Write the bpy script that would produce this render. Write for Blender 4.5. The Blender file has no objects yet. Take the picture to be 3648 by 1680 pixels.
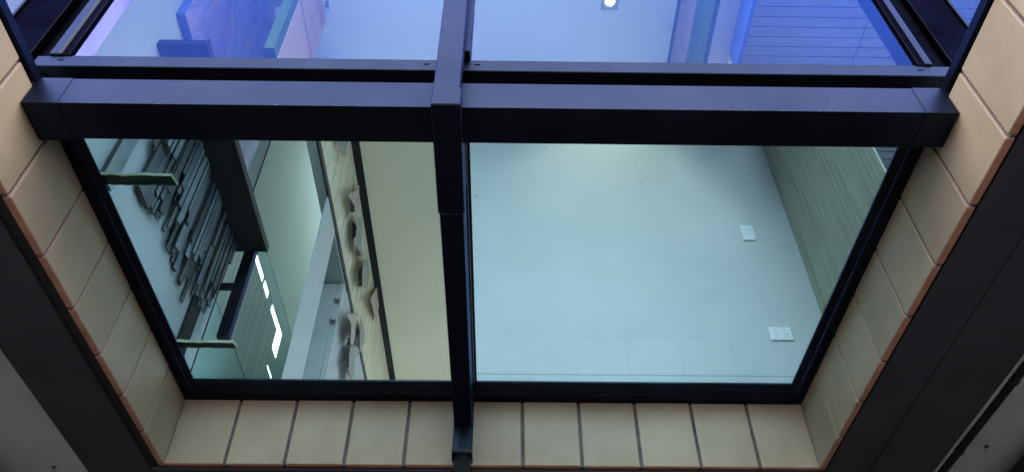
import bpy, bmesh, math, random
from math import radians as RAD, sin, cos, pi
from mathutils import Vector, Matrix
random.seed(7)
# ------------------------------------------------------------------ camera, sky, sun, exposure
# The scene is laid out in survey units with the lens at the origin; U metres per unit, lens H above the ground.
U, H = 0.8333, 1.6
SC = bpy.context.scene
COL = SC.collection
def W(p): return Vector((p[0] * U, p[1] * U, p[2] * U + H))
PITCH, YAW, ROLL = 0.789285, 0.0134668, 0.000262
FPX, CX, CY = 2840.32, 1824.0, 840.0
fw = Vector((sin(YAW) * cos(PITCH), cos(YAW) * cos(PITCH), sin(PITCH)))
rt0 = Vector((cos(YAW), -sin(YAW), 0)); up0 = rt0.cross(fw)
rt = rt0 * cos(ROLL) + up0 * sin(ROLL); up = up0 * cos(ROLL) - rt0 * sin(ROLL)
cam = bpy.data.cameras.new('camera'); cam_o = bpy.data.objects.new('camera', cam); COL.objects.link(cam_o)
cam.sensor_width = 36; cam.sensor_fit = 'HORIZONTAL'; cam.lens = FPX / 3648 * 36
cam.clip_start = 0.02; cam.clip_end = 3000
m3 = Matrix((rt, up, -fw)).transposed()
cam_o.matrix_world = Matrix.Translation((0, 0, H)) @ m3.to_4x4()
SC.camera = cam_o
SUN_EL, SUN_ROT = 42, -14            # the sun stands behind the building: the entry side is in open shade
wd = bpy.data.worlds.new('World'); SC.world = wd; wd.use_nodes = True
nt = wd.node_tree; nt.nodes.clear()
wo = nt.nodes.new('ShaderNodeOutputWorld'); bg = nt.nodes.new('ShaderNodeBackground')
sky = nt.nodes.new('ShaderNodeTexSky'); sky.sky_type = 'NISHITA'; sky.sun_disc = False
sky.sun_elevation = RAD(SUN_EL); sky.sun_rotation = RAD(SUN_ROT); sky.ozone_density = 2.0; sky.dust_density = 0.6
# thin broken cloud in the sky itself
tcw = nt.nodes.new('ShaderNodeTexCoord'); nzw = nt.nodes.new('ShaderNodeTexNoise'); nzw.inputs['Scale'].default_value = 2.6
nzw.inputs['Detail'].default_value = 7; nzw.inputs['Roughness'].default_value = 0.58
rmw = nt.nodes.new('ShaderNodeValToRGB'); rmw.color_ramp.elements[0].position = 0.3; rmw.color_ramp.elements[1].position = 0.62; rmw.color_ramp.elements[0].color = (0.5, 0.5, 0.5, 1)
rmw.color_ramp.elements[1].color = (0.95, 0.95, 0.95, 1)
mxw = nt.nodes.new('ShaderNodeMix'); mxw.data_type = 'RGBA'; mxw.inputs[7].default_value = (10.0, 9.35, 10.3, 1)
nt.links.new(tcw.outputs['Generated'], nzw.inputs['Vector']); nt.links.new(nzw.outputs['Fac'], rmw.inputs['Fac'])
nt.links.new(rmw.outputs['Color'], mxw.inputs[0]); nt.links.new(sky.outputs[0], mxw.inputs[6])
nt.links.new(mxw.outputs[2], bg.inputs['Color']); bg.inputs['Strength'].default_value = 0.13
nt.links.new(bg.outputs[0], wo.inputs['Surface'])
sun = bpy.data.lights.new('sun', 'SUN'); sun.energy = 1.5; sun.angle = RAD(12); sun.color = (1, 0.95, 0.87)
sun_o = bpy.data.objects.new('sun', sun); COL.objects.link(sun_o)
sd = Vector((sin(RAD(SUN_ROT)) * cos(RAD(SUN_EL)), cos(RAD(SUN_ROT)) * cos(RAD(SUN_EL)), sin(RAD(SUN_EL))))
sun_o.rotation_euler = (-sd).to_track_quat('-Z', 'Y').to_euler(); sun_o.location = sd * 60
SC.view_settings.view_transform = 'Standard'; SC.view_settings.look = 'None'
SC.view_settings.gamma = 1; SC.view_settings.exposure = 2.08
SC.cycles.max_bounces = 12; SC.cycles.diffuse_bounces = 5; SC.cycles.transparent_max_bounces = 16
SC.cycles.caustics_reflective = False; SC.cycles.caustics_refractive = False

# ------------------------------------------------------------------ materials
def mat(name, col, rough=0.6, spec=0.5, metal=0.0):
    m = bpy.data.materials.new(name); m.use_nodes = True
    b = m.node_tree.nodes['Principled BSDF']
    b.inputs['Base Color'].default_value = (*col, 1); b.inputs['Roughness'].default_value = rough
    b.inputs['Specular IOR Level'].default_value = spec; b.inputs['Metallic'].default_value = metal
    return m
def mottle(m, c1, c2, scale=3.0, stretch=(1, 1, 1), detail=6, lo=0.35, hi=0.65, bump=0.0, bscale=None, rough=None):
    """two real colours mixed by noise, with an optional fine bump and roughness variation"""
    t = m.node_tree; N = t.nodes; L = t.links; b = N['Principled BSDF']
    tc = N.new('ShaderNodeTexCoord'); mp = N.new('ShaderNodeMapping'); mp.inputs['Scale'].default_value = stretch
    L.new(tc.outputs['Object'], mp.inputs['Vector'])
    n = N.new('ShaderNodeTexNoise'); n.inputs['Scale'].default_value = scale; n.inputs['Detail'].default_value = detail
    n.inputs['Roughness'].default_value = 0.6
    L.new(mp.outputs[0], n.inputs['Vector'])
    r = N.new('ShaderNodeValToRGB'); e = r.color_ramp.elements
    e[0].position = lo; e[1].position = hi; e[0].color = (*c1, 1); e[1].color = (*c2, 1)
    L.new(n.outputs['Fac'], r.inputs['Fac']); L.new(r.outputs['Color'], b.inputs['Base Color'])
    if rough:
        mr = N.new('ShaderNodeMapRange'); mr.inputs['To Min'].default_value = rough[0]; mr.inputs['To Max'].default_value = rough[1]
        L.new(n.outputs['Fac'], mr.inputs['Value']); L.new(mr.outputs[0], b.inputs['Roughness'])
    if bump:
        n2 = N.new('ShaderNodeTexNoise'); n2.inputs['Scale'].default_value = bscale or scale * 12; n2.inputs['Detail'].default_value = 4
        L.new(mp.outputs[0], n2.inputs['Vector'])
        bp = N.new('ShaderNodeBump'); bp.inputs['Strength'].default_value = bump; bp.inputs['Distance'].default_value = 0.01
        L.new(n2.outputs['Fac'], bp.inputs['Height']); L.new(bp.outputs[0], b.inputs['Normal'])
    return m
def specks(m, col, scale=60, thr=0.035):
    """sparse small marks: chips, pits, fly spots"""
    t = m.node_tree; N = t.nodes; L = t.links; b = N['Principled BSDF']
    src = b.inputs['Base Color'].links[0].from_socket if b.inputs['Base Color'].links else None
    tc = N.new('ShaderNodeTexCoord'); v = N.new('ShaderNodeTexVoronoi'); v.inputs['Scale'].default_value = scale
    L.new(tc.outputs['Object'], v.inputs['Vector'])
    n = N.new('ShaderNodeTexNoise'); n.inputs['Scale'].default_value = scale * 0.13; L.new(tc.outputs['Object'], n.inputs['Vector'])
    c1 = N.new('ShaderNodeMath'); c1.operation = 'LESS_THAN'; c1.inputs[1].default_value = thr; L.new(v.outputs['Distance'], c1.inputs[0])
    c2 = N.new('ShaderNodeMath'); c2.operation = 'GREATER_THAN'; c2.inputs[1].default_value = 0.56; L.new(n.outputs['Fac'], c2.inputs[0])
    mu = N.new('ShaderNodeMath'); mu.operation = 'MULTIPLY'; L.new(c1.outputs[0], mu.inputs[0]); L.new(c2.outputs[0], mu.inputs[1])
    mx = N.new('ShaderNodeMix'); mx.data_type = 'RGBA'; mx.inputs[7].default_value = (*col, 1)
    if src: L.new(src, mx.inputs[6])
    else: mx.inputs[6].default_value = b.inputs['Base Color'].default_value
    L.new(mu.outputs[0], mx.inputs[0]); L.new(mx.outputs[2], b.inputs['Base Color'])
    return m
M = {}
M['tile'] = specks(mottle(mat('glazed beige tile', (.4, .33, .25), .5), (.335, .262, .168), (.43, .345, .235), 2.2, detail=8, bump=.12, bscale=120, rough=(.42, .6)), (.12, .09, .07), 45, .04)
M['terracotta'] = mottle(mat('raw terracotta', (.5, .24, .15), .75), (.42, .19, .11), (.55, .28, .18), 9, bump=.25, bscale=90)
def per_tile(m, lo, hi):
    t = m.node_tree; N = t.nodes; L = t.links; b = N['Principled BSDF']; src = b.inputs['Base Color'].links[0].from_socket
    g = N.new('ShaderNodeNewGeometry'); mr = N.new('ShaderNodeMapRange'); mr.inputs['To Min'].default_value = lo; mr.inputs['To Max'].default_value = hi
    L.new(g.outputs['Random Per Island'], mr.inputs['Value']); vm = N.new('ShaderNodeVectorMath'); vm.operation = 'SCALE'
    L.new(src, vm.inputs[0]); L.new(mr.outputs[0], vm.inputs['Scale']); L.new(vm.outputs[0], b.inputs['Base Color'])
per_tile(M['tile'], .90, 1.08)
M['lip'] = mottle(mat('tile lip', (.36, .27, .215), .65), (.31, .23, .18), (.41, .31, .25), 6, bump=.1, bscale=90)
M['joint'] = mottle(mat('tile joint lip', (.13, .11, .09), .8), (.08, .07, .06), (.16, .135, .115), 14)
M['frame_dark'] = mottle(mat('shaded frame metal', (.010, .011, .015), .4, .5, 1.0), (.008, .009, .012), (.013, .014, .019), 4)  # darker copy of the frame metal; shade on recessed frames is in its colour
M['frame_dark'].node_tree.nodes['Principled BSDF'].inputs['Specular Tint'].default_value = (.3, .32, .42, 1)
M['slot'] = mat('dark slot', (.008, .008, .008), .9, 0)
M['chip'] = mat('bare scratched metal', (.17, .17, .18), .7)
M['joint_dark'] = mat('joint shadow gap', (.02, .018, .016), .9)
M['concrete'] = specks(mottle(mat('cast concrete', (.56, .55, .555), .85), (.42, .42, .425), (.62, .60, .605), 1.6, detail=10, lo=.3, hi=.7, bump=.35, bscale=70), (.1, .1, .1), 30, .05)
M['steel'] = specks(mottle(mat('charcoal painted steel', (.024, .032, .049), .42, .5, 1.0), (.020, .028, .043), (.028, .037, .056), 3, bump=.03, bscale=150, rough=(.34, .5)), (.3, .3, .33), 26, .03)
M['alu'] = mottle(mat('charcoal aluminium', (.022, .030, .043), .38, .5, 1.0), (.019, .026, .037), (.026, .035, .05), 4, stretch=(1, 1, .3), rough=(.3, .45))
for k_ in ('steel', 'alu'): M[k_].node_tree.nodes['Principled BSDF'].inputs['Specular Tint'].default_value = (.55, .6, 1, 1)
M['soffit_steel'] = mottle(mat('dark soffit steel', (.05, .052, .06), .7, .3), (.04, .042, .05), (.062, .063, .072), 1.4, bump=.1, bscale=60, rough=(.6, .8))
M['gasket'] = mat('black rubber gasket', (.008, .008, .009), .7)
M['white'] = specks(mottle(mat('white wall paint', (.54, .545, .535), .6), (.53, .535, .525), (.55, .555, .545), 1.2, bump=.04, bscale=140), (.2, .2, .2), 9, .02)
M['ceil'] = mottle(mat('warm white ceiling paint', (.86, .79, .62), .7), (.83, .76, .59), (.88, .81, .65), .7, bump=.03, bscale=120)
M['plastic'] = mat('white switch plastic', (.8, .8, .79), .3)
M['pale'] = mottle(mat('pale plaster', (.80, .83, .74), .65), (.78, .81, .71), (.82, .85, .76), .9, bump=.03, bscale=100)
M['teal'] = mottle(mat('pale teal panel', (.32, .52, .48), .5), (.29, .49, .45), (.35, .55, .51), 1.1)
M['grey'] = mat('mid grey paint', (.30, .36, .36), .6)
M['green'] = mottle(mat('moss green panel', (.07, .13, .05), .7, .05), (.06, .115, .042), (.085, .15, .06), 3)
M['blue'] = mottle(mat('blue panel', (.06, .13, .52), .4), (.055, .12, .5), (.07, .15, .56), 2)
M['dark'] = mottle(mat('near black panel', (.016, .018, .019), .6, .1), (.013, .015, .016), (.021, .023, .024), 3)
M['dark2'] = mat('dark bronze trim', (.035, .03, .026), .5)
M['slat'] = mottle(mat('slate metal slat', (.12, .15, .17), .33), (.09, .115, .135), (.17, .205, .225), 6, rough=(.25, .45))
t_ = M['slat'].node_tree; oi = t_.nodes.new('ShaderNodeObjectInfo'); mr_ = t_.nodes.new('ShaderNodeMapRange'); mr_.inputs['To Min'].default_value = .45; mr_.inputs['To Max'].default_value = 1.6
b_ = t_.nodes['Principled BSDF']; vm_ = t_.nodes.new('ShaderNodeVectorMath'); vm_.operation = 'SCALE'; t_.links.new(oi.outputs['Random'], mr_.inputs['Value'])
t_.links.new(b_.inputs['Base Color'].links[0].from_socket, vm_.inputs[0]); t_.links.new(mr_.outputs[0], vm_.inputs['Scale']); t_.links.new(vm_.outputs[0], b_.inputs['Base Color'])
M['slat_edge'] = mat('slat cut edge', (.02, .024, .028), .4)
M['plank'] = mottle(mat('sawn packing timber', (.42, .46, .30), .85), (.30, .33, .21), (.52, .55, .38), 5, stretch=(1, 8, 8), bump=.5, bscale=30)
M['plank_shade'] = mottle(mat('rough shaded timber underside', (.05, .055, .035), .9), (.035, .04, .025), (.075, .08, .05), 6, stretch=(1, 5, 5), bump=.5, bscale=25)  # shade under the offcuts is painted as a much darker timber
M['shardA'] = mat('grey folded metal', (.30, .31, .31), .4); M['shardB'] = mat('blush folded metal', (.52, .42, .36), .5); M['shardC'] = mat('dark folded metal', (.05, .045, .04), .5)
M['chrome'] = mat('satin metal', (.5, .5, .48), .25, metal=1)
M['pvc'] = mottle(mat('black pipe', (.010, .0105, .012), .5, .25), (.008, .009, .010), (.014, .015, .017), 5, rough=(.35, .55))
M['ground'] = mottle(mat('pale concrete paving', (.24, .235, .23), .9), (.20, .195, .19), (.28, .275, .265), .6, bump=.2, bscale=30)
M['darkwall'] = mottle(mat('dark light blocking wall', (.07, .07, .07), .8), (.055, .055, .055), (.085, .083, .08), 1)
M['floor'] = mottle(mat('pale bounce floor', (.66, .62, .53), .5), (.61, .57, .48), (.70, .66, .57), 1)
M['clad'] = mottle(mat('grey facade cladding', (.3, .29, .28), .7), (.26, .25, .24), (.33, .32, .31), 1.2)
def timber():
    m = mat('limed timber veneer', (.25, .23, .16), .6); t = m.node_tree; N = t.nodes; L = t.links; b = N['Principled BSDF']
    tc = N.new('ShaderNodeTexCoord'); mp = N.new('ShaderNodeMapping'); mp.inputs['Scale'].default_value = (46, 46, 1.1)
    mp.inputs['Rotation'].default_value = (RAD(3), 0, 0); L.new(tc.outputs['Object'], mp.inputs[0])
    n = N.new('ShaderNodeTexNoise'); n.inputs['Scale'].default_value = 1.6; n.inputs['Detail'].default_value = 9; n.inputs['Roughness'].default_value = .68
    n.inputs['Distortion'].default_value = .12; L.new(mp.outputs[0], n.inputs['Vector'])
    r = N.new('ShaderNodeValToRGB'); e = r.color_ramp.elements
    e[0].position = .36; e[0].color = (.15, .165, .115, 1); e[1].position = .60; e[1].color = (.33, .335, .245, 1)
    e2 = r.color_ramp.elements.new(.44); e2.color = (.265, .27, .195, 1)
    L.new(n.outputs['Fac'], r.inputs['Fac']); L.new(r.outputs['Color'], b.inputs['Base Color'])
    bp = N.new('ShaderNodeBump'); bp.inputs['Strength'].default_value = .35; bp.inputs['Distance'].default_value = .006
    L.new(n.outputs['Fac'], bp.inputs['Height']); L.new(bp.outputs[0], b.inputs['Normal']); return m
M['timber'] = timber()
def board(name, c, axis, pitch, dark, width=.05):
    """painted boards with grooves every pitch metres along an object axis"""
    m = mat(name, c, .55); t = m.node_tree; N = t.nodes; L = t.links; b = N['Principled BSDF']
    tc = N.new('ShaderNodeTexCoord'); sp = N.new('ShaderNodeSeparateXYZ'); L.new(tc.outputs['Object'], sp.inputs[0])
    d = N.new('ShaderNodeMath'); d.operation = 'DIVIDE'; d.inputs[1].default_value = pitch; L.new(sp.outputs[axis], d.inputs[0])
    f = N.new('ShaderNodeMath'); f.operation = 'FRACT'; L.new(d.outputs[0], f.inputs[0])
    g = N.new('ShaderNodeMath'); g.operation = 'LESS_THAN'; g.inputs[1].default_value = width; L.new(f.outputs[0], g.inputs[0])
    fl = N.new('ShaderNodeMath'); fl.operation = 'FLOOR'; L.new(d.outputs[0], fl.inputs[0])
    wn = N.new('ShaderNodeTexWhiteNoise'); wn.noise_dimensions = '1D'; L.new(fl.outputs[0], wn.inputs['W'])
    mr = N.new('ShaderNodeMapRange'); mr.inputs['To Min'].default_value = .93; mr.inputs['To Max'].default_value = 1.05; L.new(wn.outputs['Value'], mr.inputs['Value'])
    vm = N.new('ShaderNodeVectorMath'); vm.operation = 'SCALE'; vm.inputs[0].default_value = c; L.new(mr.outputs[0], vm.inputs['Scale'])
    mx = N.new('ShaderNodeMix'); mx.data_type = 'RGBA'; mx.inputs[7].default_value = (*dark, 1)
    L.new(g.outputs[0], mx.inputs[0]); L.new(vm.outputs[0], mx.inputs[6]); L.new(mx.outputs[2], b.inputs['Base Color']); return m
M['wallboard'] = board('pale vertical boarding', (.42, .52, .45), 1, .13 * U, (.19, .26, .22), .07)
def painting():
    m = mat('swirled blue painting', (.2, .2, .5), .35); t = m.node_tree; N = t.nodes; L = t.links; b = N['Principled BSDF']
    tc = N.new('ShaderNodeTexCoord'); mp = N.new('ShaderNodeMapping'); mp.inputs['Scale'].default_value = (1, 2.2, .9); L.new(tc.outputs['Object'], mp.inputs[0])
    n0 = N.new('ShaderNodeTexNoise'); n0.inputs['Scale'].default_value = 1.1; n0.inputs['Detail'].default_value = 2; L.new(mp.outputs[0], n0.inputs['Vector'])
    mx0 = N.new('ShaderNodeMix'); mx0.data_type = 'VECTOR'; mx0.inputs[0].default_value = .62
    L.new(mp.outputs[0], mx0.inputs[4]); L.new(n0.outputs['Color'], mx0.inputs[5])
    n = N.new('ShaderNodeTexNoise'); n.inputs['Scale'].default_value = 3.4; n.inputs['Detail'].default_value = 2.5; n.inputs['Distortion'].default_value = .5
    L.new(mx0.outputs[1], n.inputs['Vector'])
    r = N.new('ShaderNodeValToRGB'); e = r.color_ramp.elements
    e[0].position = .28; e[0].color = (.15, .14, .44, 1); e[1].position = .76; e[1].color = (.44, .40, .64, 1)
    for p, c in ((.42, (.26, .22, .52, 1)), (.47, (.40, .30, .56, 1)), (.50, (.17, .18, .50, 1)), (.56, (.30, .30, .62, 1)), (.62, (.42, .26, .50, 1)), (.68, (.24, .32, .64, 1))):
        x = r.color_ramp.elements.new(p); x.color = c
    L.new(n.outputs['Fac'], r.inputs['Fac']); L.new(r.outputs['Color'], b.inputs['Base Color'])
    bp = N.new('ShaderNodeBump'); bp.inputs['Strength'].default_value = .5; bp.inputs['Distance'].default_value = .02
    L.new(n.outputs['Fac'], bp.inputs['Height']); L.new(bp.outputs[0], b.inputs['Normal']); return m
M['painting'] = painting()
def glass(name, tint, refl, base, dust=.045, rough=0.0):
    """thin pane: tinted transmission under a coated reflection (base = reflectance added to Fresnel)"""
    m = bpy.data.materials.new(name); m.use_nodes = True; t = m.node_tree; N = t.nodes; L = t.links; N.clear()
    o = N.new('ShaderNodeOutputMaterial'); mx = N.new('ShaderNodeMixShader')
    tr = N.new('ShaderNodeBsdfTransparent'); tr.inputs[0].default_value = (*tint, 1)
    gl = N.new('ShaderNodeBsdfGlossy'); gl.inputs['Color'].default_value = (*refl, 1); gl.inputs['Roughness'].default_value = rough
    # Schlick reflectance on the outer face only: thin sheet, no inner bounce
    lw_ = N.new('ShaderNodeLayerWeight'); lw_.inputs['Blend'].default_value = 0.5
    pw = N.new('ShaderNodeMath'); pw.operation = 'POWER'; pw.inputs[1].default_value = 5; L.new(lw_.outputs['Facing'], pw.inputs[0])
    ma = N.new('ShaderNodeMath'); ma.operation = 'MULTIPLY_ADD'; ma.inputs[1].default_value = .9; ma.inputs[2].default_value = .05 + base; ma.use_clamp = True
    L.new(pw.outputs[0], ma.inputs[0])
    ge = N.new('ShaderNodeNewGeometry'); iv = N.new('ShaderNodeMath'); iv.operation = 'SUBTRACT'; iv.inputs[0].default_value = 1; L.new(ge.outputs['Backfacing'], iv.inputs[1])
    mm = N.new('ShaderNodeMath'); mm.operation = 'MULTIPLY'; L.new(ma.outputs[0], mm.inputs[0]); L.new(iv.outputs[0], mm.inputs[1])
    L.new(mm.outputs[0], mx.inputs[0]); L.new(tr.outputs[0], mx.inputs[1]); L.new(gl.outputs[0], mx.inputs[2])
    # a little dust and a few dried spots on the pane
    tc = N.new('ShaderNodeTexCoord'); dn = N.new('ShaderNodeTexNoise'); dn.inputs['Scale'].default_value = 2.2; dn.inputs['Detail'].default_value = 8
    L.new(tc.outputs['Object'], dn.inputs['Vector']); dr = N.new('ShaderNodeMapRange'); dr.inputs['From Min'].default_value = .45; dr.inputs['From Max'].default_value = .8; dr.inputs['To Max'].default_value = dust
    L.new(dn.outputs['Fac'], dr.inputs['Value'])
    vo = N.new('ShaderNodeTexVoronoi'); vo.inputs['Scale'].default_value = 11; L.new(tc.outputs['Object'], vo.inputs['Vector'])
    vl = N.new('ShaderNodeMath'); vl.operation = 'LESS_THAN'; vl.inputs[1].default_value = .035; L.new(vo.outputs['Distance'], vl.inputs[0])
    vs = N.new('ShaderNodeMath'); vs.operation = 'MULTIPLY_ADD'; vs.inputs[1].default_value = dust * 7; L.new(vl.outputs[0], vs.inputs[0]); L.new(dr.outputs[0], vs.inputs[2])
    df = N.new('ShaderNodeBsdfDiffuse'); df.inputs['Color'].default_value = (.4, .4, .38, 1)
    m2 = N.new('ShaderNodeMixShader'); L.new(vs.outputs[0], m2.inputs[0]); L.new(mx.outputs[0], m2.inputs[1]); L.new(df.outputs[0], m2.inputs[2])
    L.new(m2.outputs[0], o.inputs[0]); return m
M['glass_floor'] = glass('green tinted floor glass', (.695, .85, .90), (.8, .95, 1), -0.01)
M['glass_face'] = glass('blue coated facade glass', (.93, .995, .985), (.06, .18, .97), .008, .012)
def emit(name, col, s):
    m = bpy.data.materials.new(name); m.use_nodes = True; t = m.node_tree; b = t.nodes['Principled BSDF']
    b.inputs['Base Color'].default_value = (0, 0, 0, 1); b.inputs['Emission Color'].default_value = (*col, 1); b.inputs['Emission Strength'].default_value = s
    return m
M['lamp'] = emit('lamp lens', (1, .93, .8), 14); M['litwin'] = emit('daylit clerestory glass', (.93, 1, .98), 1.6)

# ------------------------------------------------------------------ mesh helpers (all coordinates in survey units)
class MB:
    def __init__(s): s.v = []; s.f = []; s.m = []
    def hexa(s, p, mi=0, sides=None):
        """8 corners: 4 below then 4 above, both anticlockwise seen from above; sides overrides material per face"""
        o = len(s.v); s.v += [tuple(q) for q in p]
        fs = [(3, 2, 1, 0), (4, 5, 6, 7), (0, 1, 5, 4), (1, 2, 6, 5), (2, 3, 7, 6), (3, 0, 4, 7)]  # bottom top -y +x +y -x
        for i, f in enumerate(fs):
            s.f.append(tuple(o + k for k in f)); s.m.append((sides or {}).get(i, mi))
        return s
    def box(s, x0, x1, y0, y1, z0, z1, mi=0, sides=None):
        return s.hexa([(x0, y0, z0), (x1, y0, z0), (x1, y1, z0), (x0, y1, z0), (x0, y0, z1), (x1, y0, z1), (x1, y1, z1), (x0, y1, z1)], mi, sides)
    def slab(s, poly, nrm, th, mi=0, back=None):
        """a flat polygon given thickness th along nrm"""
        o = len(s.v); n = len(poly); nv = Vector(nrm) * th
        s.v += [tuple(p) for p in poly] + [tuple(Vector(p) + nv) for p in poly]
        s.f.append(tuple(range(o, o + n))); s.m.append(mi)
        s.f.append(tuple(range(o + 2 * n - 1, o + n - 1, -1))); s.m.append(mi if back is None else back)
        for i in range(n):
            j = (i + 1) % n; s.f.append((o + j, o + i, o + n + i, o + n + j)); s.m.append(mi)
        return s
    def tube(s, pts, r, n=16, mi=0, cap=True):
        o = len(s.v); pts = [Vector(p) for p in pts]
        for i, p in enumerate(pts):
            a = pts[max(i - 1, 0)]; b = pts[min(i + 1, len(pts) - 1)]; d = (b - a).normalized()
            u = d.cross(Vector((0, 0, 1)) if abs(d.z) < .9 else Vector((1, 0, 0))).normalized(); w = d.cross(u)
            rr = r[i] if isinstance(r, (list, tuple)) else r
            for k in range(n): s.v.append(tuple(p + u * rr * cos(2 * pi * k / n) + w * rr * sin(2 * pi * k / n)))
        for i in range(len(pts) - 1):
            for k in range(n):
                k2 = (k + 1) % n; s.f.append((o + i * n + k, o + i * n + k2, o + (i + 1) * n + k2, o + (i + 1) * n + k)); s.m.append(mi)
        if cap:
            s.f.append(tuple(o + k for k in range(n - 1, -1, -1))); s.m.append(mi)
            e = o + (len(pts) - 1) * n; s.f.append(tuple(e + k for k in range(n))); s.m.append(mi)
        return s
    def build(s, name, mats, parent=None, bevel=0, smooth=False, seg=1):
        if not isinstance(mats, (list, tuple)): mats = [mats]
        wv = [W(v) for v in s.v]
        if parent is None:
            xs, ys, zs = zip(*wv); org = Vector(((min(xs) + max(xs)) / 2, (min(ys) + max(ys)) / 2, min(zs)))
        else:
            org = wpos(parent)
        me = bpy.data.meshes.new(name); me.from_pydata([tuple(v - org) for v in wv], [], s.f)
        for q in mats: me.materials.append(q)
        for p, mi in zip(me.polygons, s.m): p.material_index = mi; p.use_smooth = smooth
        b = bmesh.new(); b.from_mesh(me); bmesh.ops.recalc_face_normals(b, faces=b.faces); b.to_mesh(me); b.free(); me.update()
        o = bpy.data.objects.new(name, me); COL.objects.link(o)
        if parent is None: o.location = org
        else: o.parent = parent
        if bevel:
            md = o.modifiers.new('bevel', 'BEVEL'); md.width = bevel * U; md.segments = seg; md.limit_method = 'ANGLE'; md.angle_limit = RAD(40)
        return o
def wpos(o):
    p = Vector(o.location)
    while o.parent: o = o.parent; p += Vector(o.location)
    return p
def tag(o, label, cat, group=None):
    o['label'] = label; o['category'] = cat
    if group: o['group'] = group
    return o
def thing(name, loc, label, cat, group=None):
    o = bpy.data.objects.new(name, None); o.empty_display_size = .1; COL.objects.link(o); o.location = W(loc); return tag(o, label, cat, group)
def struct(o): o['kind'] = 'structure'; return o
def at(px, py, axis, val):
    """survey reading: where the sight line of a photo pixel meets the plane axis = val"""
    d = fw * FPX + rt * (px - CX) - up * (py - CY); return d * (val / d['XYZ'.index(axis)])

# ------------------------------------------------------------------ main levels
XL, XR, YF = -1.696, 1.604, 3.64       # tiled void: left, right and far faces
ZS, ZT, ZG = 2.033, 2.413, 2.44        # soffit, tile top, glass floor
YW = 1.70                              # facade glass
ZC, ZH = 5.3, 6.6                      # room ceiling, tall side ceiling
YN = 3.649 - .3 * 14                   # near end of the void
XWL, XWR = -2.0, 1.93                  # room side walls

# ------------------------------------------------------------------ ground and slab
g = MB(); g.v = [(-1500, -1500, -H / U), (1500, -1500, -H / U), (1500, 1500, -H / U), (-1500, 1500, -H / U)]; g.f = [(0, 1, 2, 3)]; g.m = [0]
struct(g.build('ground', M['ground']))
sl = MB()
sl.box(-5, -1.79, -4.0, 8.6, 2.04, 2.455); sl.box(1.70, 5, -4.0, 8.6, 2.04, 2.455)
sl.box(-1.79, 1.70, 3.72, 8.6, 2.04, 2.455); sl.box(-1.79, 1.70, -4.0, YN - .01, 2.04, 2.455)
tag(sl.build('concrete_slab', M['concrete']), 'bare grey concrete floor slab overhead, with its underside showing in both lower corners', 'concrete slab')
def channel(name, label, boxes):
    t = thing(name, ((boxes[0][1][0] + boxes[0][1][1]) / 2, (boxes[0][1][2] + boxes[0][1][3]) / 2, ZS - .02), label, 'steel channel', 'steel channels round the tiled opening')
    for nm, bx, mt in boxes: MB().box(*bx).build(nm, M[mt], t, bevel=.003)
    return t
channel('steel_channel', 'wide dark steel strip under the slab along the left tiled wall', [
    ('flange', (-2.09, -1.772, -2.0, 3.95, 2.018, 2.037), 'soffit_steel'), ('shadow_gap', (-1.789, -1.729, -2.0, 3.70, 2.044, 2.40), 'joint_dark')])
channel('steel_channel', 'wide dark steel strip under the slab along the right tiled wall beside the black conduit', [
    ('flange', (1.858, 2.178, -2.0, 3.95, 2.018, 2.037), 'soffit_steel'), ('inner_flange', (1.642, 1.8575, -2.0, 3.95, 2.028, 2.0385), 'soffit_steel'),
    ('shadow_gap', (1.637, 1.699, -2.0, 3.70, 2.044, 2.40), 'joint_dark')])
channel('steel_channel', 'black steel strip under the far end of the tiled opening', [
    ('flange', (-1.771, 1.6415, 3.68, 3.95, 2.022, 2.0385), 'soffit_steel'), ('shadow_gap', (-1.728, 1.636, 3.668, 3.719, 2.044, 2.40), 'joint_dark')])

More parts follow.
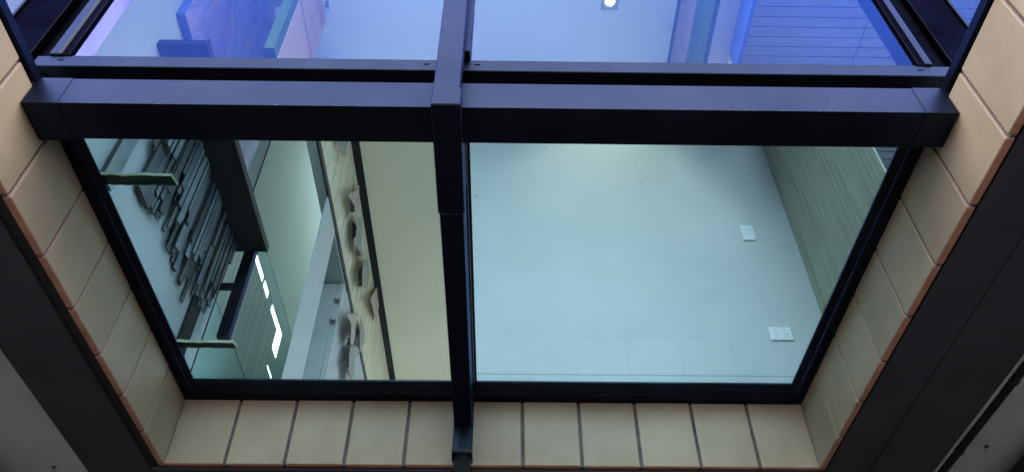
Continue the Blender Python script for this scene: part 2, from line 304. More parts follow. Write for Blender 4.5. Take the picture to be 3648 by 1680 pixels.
# ------------------------------------------------------------------ tiled reveals
def tile_wall(label, kind):
    base = {'left': (XL, 1.5, ZS), 'right': (XR, 1.5, ZS), 'far': (0, YF, ZS)}[kind]
    t = thing('tiled_wall', base, label, 'tiled wall', 'tiled walls lining the opening')
    b = MB(); bk = MB(); gap = .0062 if kind != 'far' else .0078; th = .031
    rnd = random.Random(len(label))
    def tile(x0, x1, y0, y1, nface, jit):
        # 0 glazed face, 1 raw body (bottom + joints)
        zz = ZS + rnd.uniform(-.0015, .0015)
        b.box(x0, x1, y0, y1, zz, ZT - .004, 2, {nface: 0, 0: 1})
    if kind == 'far':
        for k in range(11):
            a = XL + .3 * k + (gap if k else .001); e = XL + .3 * (k + 1) - (gap if k < 10 else .001); j = rnd.uniform(-.0012, .0012)
            tile(a, e, YF + j, YF + th, 2, j)
        bk.box(XL + .004, XR - .004, YF + .014, YF + .027, ZS + .003, ZT - .006)
    else:
        yy = [YF + .03] + [YF + .009 - .3 * k for k in range(1, 15)]
        for k in range(14):
            e = yy[k] - (gap if k else 0); a = yy[k + 1] + gap; j = rnd.uniform(-.0012, .0012)
            if k == 0: e = YF + .0285
            if kind == 'left': tile(XL - th, XL + j, a, e, 3, j)
            else: tile(XR + j, XR + th, a, e, 5, j)
        if kind == 'left': bk.box(XL - .028, XL - .013, YN + .01, YF, ZS + .003, ZT - .006)
        else: bk.box(XR + .013, XR + .028, YN + .01, YF, ZS + .003, ZT - .006)
    o = b.build('tile_face', [M['tile'], M['terracotta'], M['lip']], t, bevel=.0055, seg=2)
    bk.build('joint_backing', M['joint'], t)
    if kind != 'far':
        f = MB(); s = 1 if kind == 'left' else -1; x = XL if kind == 'left' else XR
        xs = sorted((x + s * .008, x - s * .06)); f.box(xs[0], xs[1], YN, 1.652, 2.424, 2.468)
        f.build('cap_flashing', M['steel'], t, bevel=.003)
        k = MB(); xs = sorted((x - s * .012, x - s * .06)); k.box(xs[0], xs[1], YN, 1.652, 2.408, 2.426); k.build('shadow_gap', M['joint_dark'], t)
    return t
tile_wall('beige tiled side wall on the left with orange lower edges and dark capping strip', 'left')
tile_wall('beige tiled side wall on the right with orange lower edges and dark capping strip', 'right')
tile_wall('beige tiled end wall of eleven tiles below the horizontal glass', 'far')

for nm, bx, lb in (('added_back_wall', (-5, 5, 8.0, 8.2), 'added dark wall blocking light at the back of the covered entry'), ('added_side_wall', (-5, -4.8, -2.0, 7.999), 'added dark wall blocking light along the left of the covered entry'), ('added_side_wall', (4.8, 5, -2.0, 7.999), 'added dark wall blocking light along the right of the covered entry')):  # unseen walls added to block light and darken reflections in the steel undersides
    tag(MB().box(*bx, -H / U, 2.0395).build(nm, M['darkwall']), lb, 'wall')

# ------------------------------------------------------------------ steel beam across the opening
bt = thing('steel_beam', (0, 1.73, 2.30), 'wide charcoal steel box beam crossing between the tiled walls under the upright window', 'beam')
MB().box(-1.568, 1.485, 1.653, 1.81, 2.303, 2.452).build('beam_body', M['steel'], bt, bevel=.0014, seg=2)
MB().box(XL + .003, -1.5682, 1.651, 1.818, 2.3005, 2.4535).build('end_sleeve', M['steel'], bt, bevel=.0014, seg=2)
MB().box(1.4852, XR - .003, 1.651, 1.805, 2.2995, 2.4535).build('end_sleeve', M['steel'], bt, bevel=.0014, seg=2)
rc = random.Random(5); cp = MB()
for i in range(22):
    x = rc.choice((rc.uniform(-1.64, -.3), rc.uniform(.1, 1.58), rc.uniform(.75, 1.2))); w = rc.uniform(.001, .0065); h = rc.uniform(.0008, .0024); z = 2.3032 if i < 19 else rc.uniform(2.31, 2.42)
    cp.slab([(x - w, 1.6522, z), (x - w * .2, 1.6522, z - .0005), (x + w, 1.6522, z + h * .3), (x + w * .4, 1.6522, z + h), (x - w * .6, 1.6522, z + h * .7)], (0, -1, 0), .0003)
cp.build('chipped_paint', M['chip'], bt)
MB().box(XL + .01, XR - .01, 1.775, 1.80, 2.4535, 2.60).build('seal_strip', M['gasket'], bt)

# ------------------------------------------------------------------ post, arm and downpipe down the middle
pt = thing('downpipe_bracket', (-.2, 1.64, ZS - .2), 'charcoal box post and long arm under the glass, ending in a round downpipe', 'downpipe')
MB().box(-.249, -.158, 1.566, 1.648, 2.203, 5.3).build('post', M['steel'], pt, bevel=.003)
MB().box(-.2515, -.152, 1.5645, 2.068, 2.197, 2.298).box(-.2515, -.152, 1.823, 2.068, 2.298, 2.40).build('sleeve', M['steel'], pt, bevel=.004)
MB().box(-.2465, -.156, 2.069, 3.546, 2.2, 2.398).build('arm', M['steel'], pt, bevel=.003)
MB().box(-.249, -.152, 3.5465, 3.637, 2.062, 2.398).build('drop_box', M['alu'], pt, bevel=.004)
cl = MB(); cl.box(-.2515, -.149, 3.541, 3.5445, 2.048, 2.066); cl.box(-.2515, -.246, 3.5448, 3.63, 2.038, 2.0615); cl.box(-.1545, -.149, 3.5448, 3.63, 2.038, 2.0615)
cl.build('pipe_clip', M['gasket'], pt, bevel=.002)
MB().tube([(-.2, 3.592, 2.0605), (-.2, 3.592, 1.6), (-.2, 3.592, -H / U)], .043, 28).build('round_pipe', M['pvc'], pt, smooth=True)
MB().tube([(-.2, 3.592, 2.0565), (-.2, 3.592, 2.060)], .0465, 28).build('pipe_collar', M['chrome'], pt, smooth=True)

# ------------------------------------------------------------------ horizontal glass (roof light over the void, floor of the bay above)
ft = thing('glass_floor', (0, 2.7, ZT), 'two large horizontal panes in a charcoal frame seen from below', 'glass floor')
def frame_box(name, a, parent, mt='alu', bv=.003): return MB().box(*a).build(name, M[mt], parent, bevel=bv)
frame_box('outer_frame', (XL + .002, XR - .002, 3.572, 3.638, 2.415, 2.46), ft)
frame_box('outer_frame', (XL + .002, -1.652, 1.824, 3.571, 2.415, 2.46), ft)
frame_box('outer_frame', (1.562, XR - .002, 1.824, 3.571, 2.415, 2.46), ft)
frame_box('glazing_bead', (-1.648, 1.558, 3.478, 3.570, 2.419, 2.433), ft)
frame_box('glazing_bead', (-1.648, -1.612, 1.824, 3.477, 2.419, 2.433), ft)
frame_box('glazing_bead', (1.516, 1.558, 1.824, 3.477, 2.419, 2.433), ft)
frame_box('middle_bar', (-.262, -.150, 1.824, 3.477, 2.401, 2.433), ft)
frame_box('gasket', (-.149, -.137, 1.824, 3.477, 2.420, 2.433), ft, 'gasket', 0)
frame_box('edge_seal', (-1.79, -1.6945, 1.66, 3.719, 2.4185, 2.4545), ft, 'gasket', 0); frame_box('edge_seal', (1.6025, 1.699, 1.66, 3.719, 2.4185, 2.4545), ft, 'gasket', 0)
frame_box('edge_seal', (-1.694, 1.602, 3.6385, 3.7195, 2.4185, 2.4545), ft, 'gasket', 0)
MB().box(-1.648, -.206, 1.815, 3.571, 2.435, 2.443).build('glass_pane', M['glass_floor'], ft)
MB().box(-.204, 1.558, 1.815, 3.571, 2.435, 2.443).build('glass_pane', M['glass_floor'], ft)

# ------------------------------------------------------------------ upright facade glazing
wt = thing('facade_window', (0, YW, 2.59), 'tall upright blue tinted window above the steel beam, split by the middle post', 'window')
frame_box('sill', (-1.80, 1.73, 1.692, 1.76, 2.594, 2.662), wt)
frame_box('sill_bead', (-1.679, 1.60, 1.696, 1.755, 2.6625, 2.674), wt)
frame_box('head', (-1.80, 1.73, 1.692, 1.76, 5.17, 5.27), wt)
for x0, x1, ext in ((-1.705, -1.679, 'L'), (1.60, 1.625, 'R')): frame_box('stile', (x0, x1, 1.686, 1.785, 2.663, 5.169), wt, 'frame_dark')
frame_box('stile_ridge', (-1.7545, -1.7065, 1.682, 1.785, 2.663, 5.169), wt); frame_box('stile_ridge', (1.6265, 1.655, 1.682, 1.785, 2.663, 5.169), wt)
M['lilac'] = mottle(mat('lilac cloud reflection', (.5, .36, .7), .4), (.34, .26, .62), (.62, .46, .78), 1.6, lo=.4, hi=.6)
MB().box(-1.6785, -1.676, 1.7125, 1.785, 2.675, 5.169).build('lining', M['lilac'], wt)  # added strip; a purple cloud reflection is painted into its colour
frame_box('glazing_groove', (-1.716, -1.7085, 1.6805, 1.6815, 2.663, 5.169), wt, 'gasket', 0)
frame_box('recess', (-1.834, -1.756, 1.73, 1.79, 2.58, 5.3), wt, 'frame_dark'); frame_box('recess', (1.6565, 1.741, 1.72, 1.79, 2.663, 5.3), wt, 'frame_dark')
for x in (-1.702, -.305, -.111, 1.60):
    w = MB().box(x - .011, x + .011, 1.6905, 1.6935, 2.632, 2.637); w.build('weep_slot', M['slot'], wt)
frame_box('centre_mullion', (-.249, -.139, 1.6485, 1.75, 2.6625, 5.169), wt)
MB().box(-1.679, -.25, 1.70, 1.708, 2.6745, 5.17).build('glass_pane', M['glass_face'], wt)
MB().box(-.138, 1.60, 1.70, 1.708, 2.6745, 5.17).build('glass_pane', M['glass_face'], wt)
for sgn, xa, xb, lab in ((-1, -1.835, -2.033, 'narrow strip of blue window beyond the wide left mullion'), (1, 1.742, 1.925, 'narrow strip of blue window beyond the wide right mullion')):
    nt_ = thing('side_window', (xb + sgn * .5, YW, 2.46), lab, 'window', 'side windows beside the tall window')
    xs = sorted((xa, xa + (xb - xa) * .52)); frame_box('cover_plate', (xs[0], xs[1], 1.69, 1.78, 2.46, 5.3), nt_, 'frame_dark')
    xs = sorted((xa + (xb - xa) * .53, xb)); frame_box('stile', (xs[0], xs[1], 1.70, 1.78, 2.46, 5.3), nt_, 'frame_dark')
    xs = sorted((xb, xb - sgn * .012)); frame_box('stile_ridge', (xs[0], xs[1], 1.685, 1.6985, 2.46, 5.3), nt_)
    xs = sorted((xb + sgn * .001, xb + sgn * 1.2)); MB().box(xs[0], xs[1], 1.71, 1.718, 2.46, 5.3).build('glass_pane', M['glass_face'], nt_)
    xs = sorted((xb + sgn * 1.201, sgn * 5)); frame_box('end_panel', (xs[0], xs[1], 1.70, 1.80, 2.46, 5.3), nt_, 'clad')
tag(MB().box(-5, 5, 1.62, 1.80, 5.301, 6.9).build('facade_wall', M['clad']), 'grey upper facade wall above the tall window', 'wall')
tag(MB().box(-5, 5, 1.45, 1.999, 6.901, 7.05).box(-1.29, 5, 2.0, 8.6, 6.901, 7.05).box(-5, -1.291, 2.0, 5.1, 6.901, 7.05).box(-5, -1.75, 5.101, 8.6, 6.901, 7.05).build('flat_roof', M['clad']), 'flat grey roof with an added open slot to light the tall left side of the room', 'roof')  # unseen roof; slot added to bring sky light onto the left wall
tag(MB().box(-5, -4.9, 1.801, 8.6, 2.456, 6.9).build('end_wall', M['clad']), 'outer side wall of the upper room, far left', 'wall')
tag(MB().box(-1.19, 4.98, 8.4, 8.58, 4.05, 5.29).box(1.2, 4.98, 8.4, 8.58, 2.456, 4.049).box(-2.0, -1.35, 8.4, 8.58, 2.456, 6.59).build('added_back_wall', M['white']), 'added white back wall of the upper room, its wide opening shaped for the light', 'wall')  # unseen wall added to limit daylight from behind; opening shaped for that
tag(MB().box(4.9, 5, 1.801, 5.6, 2.456, 6.9).build('end_wall', M['clad']), 'outer side wall of the upper room, far right, cut short to let light in', 'wall')  # unseen wall; stops short so side light reaches the room
struct(MB().box(-4.9, 4.98, 3.8105, 8.58, 2.4565, 2.47).build('floor', M['floor']))  # unseen pale floor added to bounce light up to the ceilings

# ------------------------------------------------------------------ upper room, right side
wl = thing('white_wall', (.8, 3.72, 2.456), 'plain white interior wall behind the right pane with switch and power outlet', 'wall')
MB().box(-.272, XWR, 3.72, 3.80, 2.456, 5.299).build('wall_face', M['white'], wl)
MB().box(-.272, XWR, 3.7125, 3.7195, 2.6345, 2.644).build('shadow_line', M['grey'], wl)  # grey strip: shade of the reveal above the skirting, put into colour
MB().box(-.272, XWR, 3.708, 3.7195, 2.458, 2.634).build('skirting', M['white'], wl, bevel=.003)
struct(MB().box(-1.224, 1.41, 3.81, 8.6, ZC, ZC + .05).build('ceiling', M['ceil']))
M['palebl'] = mottle(mat('reflection blue ceiling', (.74, .90, .97), .7), (.73, .89, .965), (.75, .91, .975), .8)  # part of the window's blue reflection is put into this ceiling colour
struct(MB().box(-1.70, -1.2945, 2.96, 3.415, ZC + .001, ZC + .051).build('ceiling', M['palebl']))
struct(MB().box(-1.294, 1.41, 1.80, 3.809, ZC + .001, ZC + .051).build('ceiling', M['palebl']))
sw = thing('light_switch', (1.62, 3.72, 3.70), 'small upright white switch plate with four round buttons on the white wall', 'light switch')
MB().box(1.580, 1.667, 3.706, 3.7185, 3.722, 3.862).build('plate', M['plastic'], sw, bevel=.004, seg=2)
for i, (dx, dz) in enumerate(((-.016, .022), (.02, .022), (-.016, -.016), (.02, -.016))):
    MB().tube([(1.6235 + dx, 3.7055, 3.798 + dz), (1.6235 + dx, 3.7035, 3.798 + dz)], [.0125, .0115], 20).build('button', M['plastic'], sw)
po = thing('power_outlet', (1.64, 3.72, 2.89), 'wide white double power outlet with two sockets low on the white wall', 'power outlet')
MB().box(1.573, 1.709, 3.706, 3.7185, 2.895, 2.991).build('plate', M['plastic'], po, bevel=.004, seg=2)
for dx in (-.031, .031):
    x = 1.641 + dx
    MB().tube([(x, 3.7055, 2.971), (x, 3.7025, 2.971)], [.0115, .0105], 20).build('rocker', M['plastic'], po)
    s = MB().tube([(x, 3.7055, 2.929), (x, 3.7045, 2.929)], [.021, .020], 24).build('socket_face', M['plastic'], po)
    k = MB()
    for sx, sz, a in ((-.008, .006, 30), (.008, .006, -30), (0, -.009, 0)):
        c, q = cos(RAD(a)), sin(RAD(a)); w, h = .0013, .0052
        P = [(x + sx + c * u * w - q * v * h, sz + q * u * w + c * v * h) for u, v in ((-1, -1), (1, -1), (1, 1), (-1, 1))]
        k.slab([(p[0], 3.7040, 2.929 + p[1]) for p in P], (0, -1, 0), .0006)
    k.build('pin_slot', M['slot'], s)
tw = MB(); tw.slab([(XWR, 2.597, 2.456), (XWR, 3.7185, 2.456), (XWR, 3.7185, 4.98), (XWR, 2.597, 3.62)], (1, 0, 0), .012)
tag(tw.build('timber_wall', M['timber']), 'limed timber veneer panel with raked top standing at the right edge of the white wall', 'timber panel')
bs = thing('boarded_ceiling', (3, 3.2, ZC), 'blue grey boarded ceiling beyond the timber panel at upper right', 'boarded ceiling')
y = 1.80; b1 = MB(); b2 = MB(); y = 1.805; c = 0
while y < 4.95:
    b1.box(1.432, 2.668, y, y + .077, ZC, ZC + .02); b2.box(2.672, 4.88, y, y + .077, ZC, ZC + .02); y += .083
M['board'] = mottle(mat('painted ceiling board', (.12, .165, .24), .5), (.11, .15, .22), (.13, .18, .26), 2, stretch=(.3, 3, 1))
b1.build('board_run', M['board'], bs, bevel=.002); b2.build('board_run', M['board'], bs, bevel=.002)
MB().box(1.432, 4.88, 1.805, 4.95, ZC + .0205, ZC + .03).build('board_backing', M['joint_dark'], bs)
bh = thing('bulkhead', (1.33, 2.6, 4.15), 'dropped ceiling bulkhead in tile, green and blue beside the boarded ceiling at upper right', 'bulkhead')
tb = MB()
for (z0, z1, ya, yb) in ((4.79, 5.285, 0, 0),):
    yy = 1.80
    while yy < 3.44:
        y2 = min(yy + .40, 3.45); tb.box(1.245, 1.275, yy + .003, y2 - .003, z0, z1); yy += .40
M['greytile'] = mottle(mat('grey bulkhead tile', (.27, .24, .22), .6, .1), (.25, .22, .20), (.29, .26, .24), 2)
tb.build('tile_face', M['greytile'], bh, bevel=.002)
MB().box(1.2755, 1.40, 1.81, 3.33, 4.372, 5.295).build('core', M['white'], bh)
MB().box(1.2465, 1.2745, 1.81, 3.35, 4.365, 4.786).build('green_panel', M['green'], bh)
MB().box(1.2755, 1.40, 1.81, 3.33, 4.360, 4.3715).build('underside', M['white'], bh)
MB().box(1.4005, 1.421, 1.81, 2.703, 4.157, 5.295).build('blue_panel', M['blue'], bh)
MB().box(1.4005, 1.421, 2.705, 3.10, 4.157, 5.295).build('pale_panel', M['white'], bh)
MB().box(1.2375, 1.2445, 1.81, 3.45, 5.235, 5.2985).build('edge_trim', M['green'], bh)
dl = thing('downlight', (.748, 2.855, ZC), 'lit square ceiling downlight above the right pane', 'downlight')
MB().box(.688, .808, 2.79, 2.92, ZC - .008, ZC - .0005).build('trim_plate', M['grey'], dl, bevel=.002)
MB().tube([(.748, 2.855, ZC - .0085), (.748, 2.855, ZC - .0125)], [.030, .026], 28).build('lens', M['lamp'], dl)
sp = bpy.data.lights.new('downlight_beam', 'SPOT'); sp.energy = 7; sp.color = (1, .84, .62); sp.spot_size = RAD(78); sp.spot_blend = .8; sp.shadow_soft_size = .03
so = bpy.data.objects.new('downlight_beam', sp); COL.objects.link(so); so.parent = dl; so.location = (0, 0, -.03); so.rotation_euler = (RAD(42), 0, 0)

# ------------------------------------------------------------------ upper room, left side
lw = thing('left_wall', (XWL, 5.0, 2.456), 'tall pale interior side wall on the left with boarding and a bright slot window', 'wall')
M['cool'] = mottle(mat('cool grey wall paint', (.44, .50, .52), .6), (.42, .48, .50), (.46, .52, .54), 1.0, bump=.04, bscale=140)
MB().box(XWL - .1, XWL, 1.80, 4.229, 2.456, ZH).build('wall_face', M['cool'], lw)
MB().box(XWL - .1, XWL, 4.237, 8.58, 4.69, ZH).build('upper_wall', M['pale'], lw)
MB().box(XWL - .1, XWL - .002, 4.237, 8.58, 4.49, 4.689).build('band', M['teal'], lw)
MB().box(XWL - .1, XWL - .002, 4.237, 8.58, 2.456, 3.618).build('lower_wall', M['teal'], lw)
MB().box(XWL - .09, XWL + .004, 4.237, 5.555, 3.62, 4.402).build('boarding', M['wallboard'], lw)
MB().box(XWL - .1, XWL - .004, 4.237, 8.58, 3.62, 4.489).build('slot_wall', M['teal'], lw)
lit = lambda a: MB().box(XWL - .05, XWL - .001, *a).build('slot_window', M['litwin'], lw)
lit((4.66, 4.94, 4.404, 4.474)); lit((4.998, 5.148, 4.406, 4.478)); lit((5.31, 5.56, 4.400, 4.48)); lit((5.5605, 5.728, 4.225, 4.485)); lit((5.565, 5.745, 4.022, 4.036)); lit((5.60, 5.80, 3.70, 3.86))
MB().box(XWL + .001, XWL + .02, 3.90, 4.045, 2.456, 3.98).build('pilaster', M['dark'], lw, bevel=.003)
MB().box(XWL - .08, XWL + .006, 4.2295, 4.2365, 2.456, ZH).build('joint', M['dark'], lw)
struct(MB().box(-4.9, -1.3955, 1.80, 5.1, ZH, ZH + .05).build('ceiling', M['pale']))
pa = thing('painting', (-1.97, 3.2, 4.36), 'abstract painting of swirling blue and violet on thick canvas high on the wall', 'painting')
MB().box(-1.999, -1.945, 2.465, 3.928, 4.36, 5.9).build('canvas_edge', M['blue'], pa, bevel=.006)
MB().box(-1.9445, -1.941, 2.467, 3.926, 4.362, 5.898).build('painted_face', M['painting'], pa)
ch = thing('hanging_slats', (-1.88, 3.3, 4.0), 'dark flat canopy with a cascade of hanging slate coloured metal slats along the left wall', 'sculpture')
MB().box(-1.998, -1.717, 2.456, 4.158, 4.0, 4.052).build('canopy', M['dark'], ch, bevel=.004)
MB().box(-1.7165, -1.708, 2.450, 4.162, 3.996, 4.056).build('canopy_edge', M['dark2'], ch)
rn = random.Random(21); ns = 0
def slat(x, y, w, z, ang=0.0, t=.011, mi=0):
    a = RAD(ang); ux, uy = sin(a), cos(a); vx, vy = cos(a), -sin(a)
    c = [(-w, -t), (w, -t), (w, t), (-w, t)]
    q = [(x + ux * p + vx * r, y + uy * p + vy * r) for p, r in c]
    s = MB(); s.hexa([(q[0][0], q[0][1], z), (q[1][0], q[1][1], z), (q[2][0], q[2][1], z), (q[3][0], q[3][1], z)] + [(a_, b_, 3.9995) for a_, b_ in q], 1, {2: 0, 4: 0})
    s.build('slat', [M['slat'], M['slat_edge']], ch)
slat(-1.975, 2.615, .055, 2.98, 0, .012); slat(-1.972, 2.93, .085, 3.22, 0, .012)
rows = [(-1.988, 3.26), (-1.968, 3.30), (-1.946, 3.36), (-1.924, 3.45)]
for ri, (x, zb) in enumerate(rows):
    y = 2.72 + ri * .03 if ri else 3.06
    while y < 4.12 and ns < 97:
        w = rn.choice((.013, .017, .020, .023)); k = rn.random()
        z = zb + (rn.random() ** 1.8) * .36 - .06 + (.12 if y < 2.95 else 0) + (.10 if y > 3.9 else 0)
        if k > .04:
            slat(x + rn.uniform(-.005, .005), y, w, min(z, 3.93), rn.choice((0, 0, 0, 8, -8, 14)), .0045); ns += 1
        y += w * 2 + rn.uniform(.010, .024)
sf = thing('steel_stand', (-1.86, 4.2, 3.24), 'dark steel post and short rail standing past the end of the dark canopy', 'steel frame')
MB().box(-1.884, -1.806, 4.17, 4.23, 3.245, 4.16).build('post', M['steel'], sf, bevel=.003)
MB().box(-1.856, -1.834, 4.166, 4.1695, 3.245, 4.16).build('web', M['alu'], sf)
MB().box(-1.998, -1.8845, 4.185, 4.215, 3.677, 3.73).build('rail', M['steel'], sf, bevel=.003)
def plank(label, x0, x1, y0, y1, seed):
    r = random.Random(seed); n = 14; z0, z1 = 2.4445, 2.461; b = MB()
    P = []
    for i in range(n + 1):
        x = x0 + (x1 - x0) * i / n; e = r.uniform(-.004, .004)
        P.append(((x, y0 + e * .6 - .0015 * sin(i * .9)), (x + (.012 if i == n else 0), y1 + r.uniform(-.003, .003) - .0015 * sin(i * .9))))
    for i in range(n):
        (a, c), (a2, c2) = P[i], P[i + 1]
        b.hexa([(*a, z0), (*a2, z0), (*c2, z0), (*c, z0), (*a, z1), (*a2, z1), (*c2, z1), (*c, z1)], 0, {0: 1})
    bmesh_o = b.build('timber_offcut', [M['plank'], M['plank_shade']])
    return tag(bmesh_o, label, 'timber offcut', 'rough timber offcuts lying on the glass')
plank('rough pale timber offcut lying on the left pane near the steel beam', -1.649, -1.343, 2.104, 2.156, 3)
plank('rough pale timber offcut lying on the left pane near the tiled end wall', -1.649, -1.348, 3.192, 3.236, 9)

# tiled bulkhead running back, the piers under it, cupboard and sculptures
XB, ZB = -1.295, 4.36
tk = thing('tiled_bulkhead', (XB, 6, ZB), 'long cream tiled bulkhead behind the left pane with dark lines above and below', 'bulkhead', 'tiled bulkheads')
b = MB(); yy = 3.42
while yy < 8.5:
    y2 = min(yy + .172, 8.58); b.box(XB - .02, XB, yy + .0075, y2 - .0075, 4.425, 5.247); yy += .172
M['cream'] = mottle(mat('cream tile', (.84, .75, .55), .45), (.79, .69, .50), (.87, .79, .60), 2.5, bump=.08, bscale=90)
per_tile(M['cream'], .92, 1.06)
b.build('tile_face', M['cream'], tk, bevel=.0015)
MB().box(XB - .02, XB, 3.42, 8.58, 5.256, 5.2905).build('top_course', M['cream'], tk)
MB().box(XB - .10, XB - .0205, 3.42, 8.58, 4.425, 6.599).build('core', M['pale'], tk)
MB().box(XB - .019, XB - .012, 3.43, 8.57, 4.43, 5.2985).build('joint_backing', M['joint_dark'], tk)
MB().box(XB - .012, XB + .004, 3.40, 8.58, ZB, 4.4245).build('bottom_trim', M['dark2'], tk)
MB().box(XB + .001, XB + .071, 3.82, 8.58, 5.292, 5.299).build('top_trim', M['dark'], tk)
tn = thing('tiled_bulkhead', (XB, 2.5, 3.9), 'short pinkish tiled bulkhead with a square end high behind the upper left pane', 'bulkhead', 'tiled bulkheads')
b = MB()
for z0, z1 in ((3.9, 4.586), (4.608, 5.002), (5.02, 5.15)):
    b.box(XB - .03, XB, 2.485, 2.72 if z0 > 4.5 else 2.62, z0, z1); b.box(XB - .03, XB, 2.724 if z0 > 4.5 else 2.624, 2.952, z0, z1)
M['pinktile'] = mottle(mat('blush tile', (.46, .33, .28), .6, .1), (.42, .30, .25), (.50, .37, .32), 2)
b.build('tile_face', M['pinktile'], tn, bevel=.002)
MB().box(XB - .028, XB - .008, 2.49, 2.947, 3.905, 5.145).build('joint_backing', M['dark2'], tn)
MB().box(XB - .03, XB - .003, 2.41, 2.4845, 3.9, 5.15).build('green_return', M['green'], tn)
MB().box(XB - .06, XB - .0305, 2.41, 2.95, 3.9, 5.15).build('core', M['green'], tn)
MB().box(XB - .055, XB - .035, 2.45, 2.93, 5.151, ZH - .001).build('hanger', M['pale'], tn)
def pier(label, y0, y1):
    return tag(MB().box(XB - .016, XB - .003, y0, y1, 2.456, ZB - .001).build('wall_pier', M['white']), label, 'wall pier', 'white wall piers under the tiled bulkhead')
pier('narrow white wall pier on the near side of the recessed cupboard', 3.94, 4.30)
pier('long white wall pier behind the folded metal sculpture beyond the cupboard', 4.99, 8.58)
cb = thing('cupboard', (-1.45, 4.9, 2.456), 'white recessed cupboard between two wall piers with a hinged door', 'cupboard')
MB().hexa([(-1.395, 4.305, ZB - .03), (-1.3, 4.305, ZB - .03), (-1.3, 4.989, ZB - .03), (-1.575, 4.989, ZB - .03), (-1.395, 4.305, ZB - .002), (-1.3, 4.305, ZB - .002), (-1.3, 4.989, ZB - .002), (-1.575, 4.989, ZB - .002)]).build('recess_top', M['grey'], cb)
MB().box(-1.555, -1.343, 4.85, 4.872, 2.458, 4.322).build('door', M['white'], cb, bevel=.003)
MB().box(-1.338, -1.299, 4.858, 4.985, 2.458, 4.329).build('jamb', M['white'], cb)
for z in (4.13, 3.92, 3.0):
    d = MB(); d.box(-1.338, -1.305, 4.842, 4.857, z - .022, z + .022); d.box(-1.350, -1.339, 4.836, 4.8495, z - .012, z + .030); d.build('hinge', M['chrome'], cb, bevel=.002)

Cc = lambda x, y: (1050 + x * .4216, 480 + y * .4216)
Dd = lambda x, y: (1050 + x * .4216, 900 + y * .4216)
def shard(label, facets):
    """folded sheet: every facet corner is a measured corner at its own stand-off from the wall"""
    b = MB()
    for mi, f, pts in facets:
        P = [at(*f(p[0], p[1]), 'X', XB + p[2]) for p in pts]
        n = (P[1] - P[0]).cross(P[2] - P[0]).normalized()
        b.slab(P, n, .004, mi)
    return tag(b.build('metal_shard', [M['shardA'], M['shardB'], M['shardC']]), label, 'wall sculpture', 'folded metal wall sculptures')
shard('small grey folded metal shard on the cream tiles closest to the steel beam', [
    (0, Cc, [(350, 20, .02), (360, 60, .03), (385, 100, .06), (430, 125, .08), (458, 20, .03)]), (1, Cc, [(385, 100, .06), (380, 130, .03), (412, 178, .03), (440, 160, .07), (430, 125, .08)])])
shard('blush folded metal shard leaning from the cream tiles with a dark underside', [
    (1, Cc, [(545, 418, .03), (520, 465, .06), (455, 510, .08), (503, 590, .09), (545, 520, .04)]), (1, Cc, [(545, 520, .04), (503, 590, .09), (518, 735, .08), (552, 600, .04)]),
    (2, Cc, [(460, 535, .06), (503, 592, .088), (505, 655, .07), (470, 650, .04)])])
shard('tall grey folded metal shard below the blush one on the cream tiles', [
    (0, Cc, [(535, 692, .05), (520, 780, .08), (512, 930, .09), (558, 995, .06), (566, 720, .04)]), (2, Cc, [(488, 725, .03), (520, 778, .078), (520, 842, .07), (482, 890, .03)]),
    (2, Cc, [(512, 932, .088), (558, 997, .058), (560, 1030, .04), (522, 1015, .03)]), (0, Cc, [(478, 770, .03), (520, 778, .05), (518, 860, .05), (484, 880, .03)])])
shard('slim grey folded metal shard with black inner fold in the middle of the cream tiles', [
    (0, Dd, [(580, 50, .05), (570, 150, .09), (568, 282, .08), (610, 310, .05), (622, 200, .03), (618, 58, .03)]), (2, Dd, [(568, 112, .06), (577, 150, .078), (566, 242, .07), (540, 240, .03), (536, 165, .03)]),
    (2, Dd, [(528, 275, .03), (566, 240, .06), (570, 282, .06)]), (1, Dd, [(560, -40, .04), (556, 60, .06), (578, 55, .05), (574, -20, .03)])])
shard('single blush kite shaped metal shard standing out near the dark top line', [
    (1, Dd, [(690, 285, .02), (672, 335, .06), (640, 385, .09), (690, 580, .03), (716, 430, .02), (706, 292, .015)])])
shard('beige bent metal shard over the white pier', [
    (1, Dd, [(432, 515, .07), (475, 600, .09), (490, 540, .08), (497, 508, .05)]), (1, Dd, [(497, 508, .05), (475, 600, .09), (468, 770, .08), (490, 778, .07), (522, 620, .03), (526, 503, .03)]),
    (2, Dd, [(465, 738, .05), (445, 720, .03), (452, 745, .04), (427, 785, .04), (466, 775, .06)])])
shard('dark pointed metal shard crossing from the pier onto the cream tiles', [
    (0, Dd, [(560, 545, .04), (548, 650, .08), (545, 800, .07), (556, 822, .05), (585, 745, .03), (587, 660, .02)]), (2, Dd, [(548, 640, .075), (490, 775, .04), (545, 802, .065)]), (0, Dd, [(556, 820, .05), (550, 812, .05), (523, 868, .02)])])
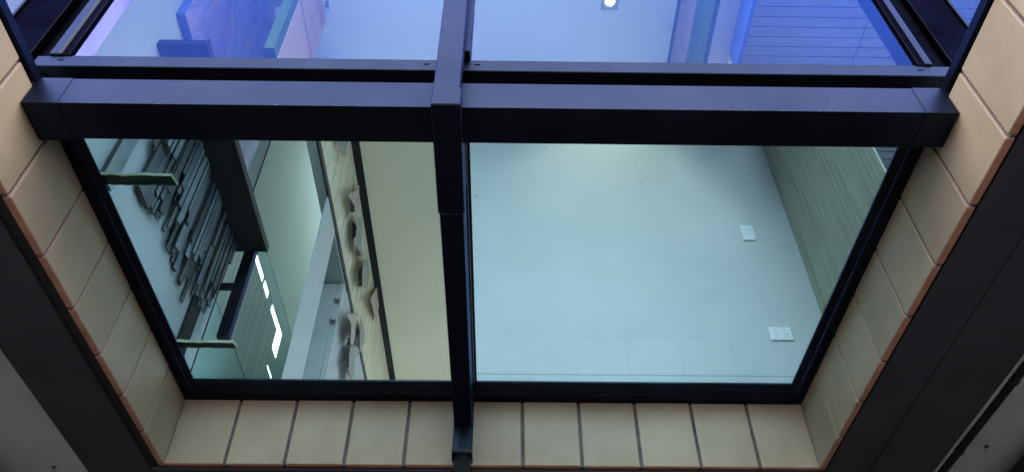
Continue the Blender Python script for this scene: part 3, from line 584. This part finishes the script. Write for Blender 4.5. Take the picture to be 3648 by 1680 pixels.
shard('long grey metal blade hanging lowest over the white pier', [
    (0, Dd, [(468, 782, .06), (458, 890, .08), (452, 1000, .07), (480, 1085, .04), (500, 1000, .03), (512, 850, .03), (503, 788, .04)]), (2, Dd, [(458, 890, .07), (407, 925, .05), (450, 970, .06)]),
    (1, Dd, [(436, 958, .05), (430, 1085, .05), (472, 1085, .04)])])

# ------------------------------------------------------------------ conduit, pipes and wires on the soffit
cd = thing('conduit', (2.226, 2.8, 2.0), 'thin black conduit with saddle clips running along the concrete beside the right steel strip', 'conduit')
MB().tube([(2.222, -2.0, 2.018), (2.222, 9.9, 2.018)], .0165, 16).build('conduit_tube', M['pvc'], cd, smooth=True)
for y in (1.1, 1.68, 2.27, 2.856, 3.441, 4.03):
    s = MB(); s.tube([(2.222, y - .012, 2.018), (2.222, y + .012, 2.018)], .0205, 16); s.box(2.196, 2.252, y - .010, y + .010, 2.030, 2.0395); s.build('saddle_clip', M['gasket'], cd)
    
tag(MB().box(2.1795, 2.2035, -2.0, 8.58, 2.0245, 2.0395).build('concrete_fillet', M['concrete'], bevel=.004), 'narrow rounded concrete lip between the right steel strip and the black conduit', 'concrete lip')
tag(MB().tube([(-2.62, -2.0, 1.93), (-2.62, 8.58, 1.93)], .11, 24).build('service_pipe', M['pvc'], smooth=True), 'thick black service pipe under the slab at the bottom left corner', 'pipe', 'black service pipes')
tag(MB().tube([(2.60, -2.0, 1.93), (2.60, 8.58, 1.93)], .10, 24).build('service_pipe', M['pvc'], smooth=True), 'thick black service pipe under the slab at the bottom right corner', 'pipe', 'black service pipes')
def tie_wire(label, x, y, dx, dy):
    t = thing('tie_wire', (x, y, 2.03), label, 'wire', 'loose wires under the concrete')
    MB().tube([(x, y, 2.039), (x, y, 2.028)], .0045, 10).build('anchor', M['gasket'], t)
    MB().box(x - .009, x + .007, y - .004, y + .004, 2.032, 2.0395).build('washer', M['gasket'], t)
    MB().tube([(x, y, 2.030), (x + dx * .3, y + dy * .35, 2.032), (x + dx * .7, y + dy * .7, 2.035), (x + dx, y + dy, 2.036)], .0016, 8).build('wire', M['grey'], t)
tie_wire('short loose wire fixed to the concrete at lower right beyond the conduit', 2.357, 3.426, .07, .17)
tie_wire('short loose wire fixed to the concrete at lower left beyond the steel strip', -2.262, 3.692, -.02, .09)
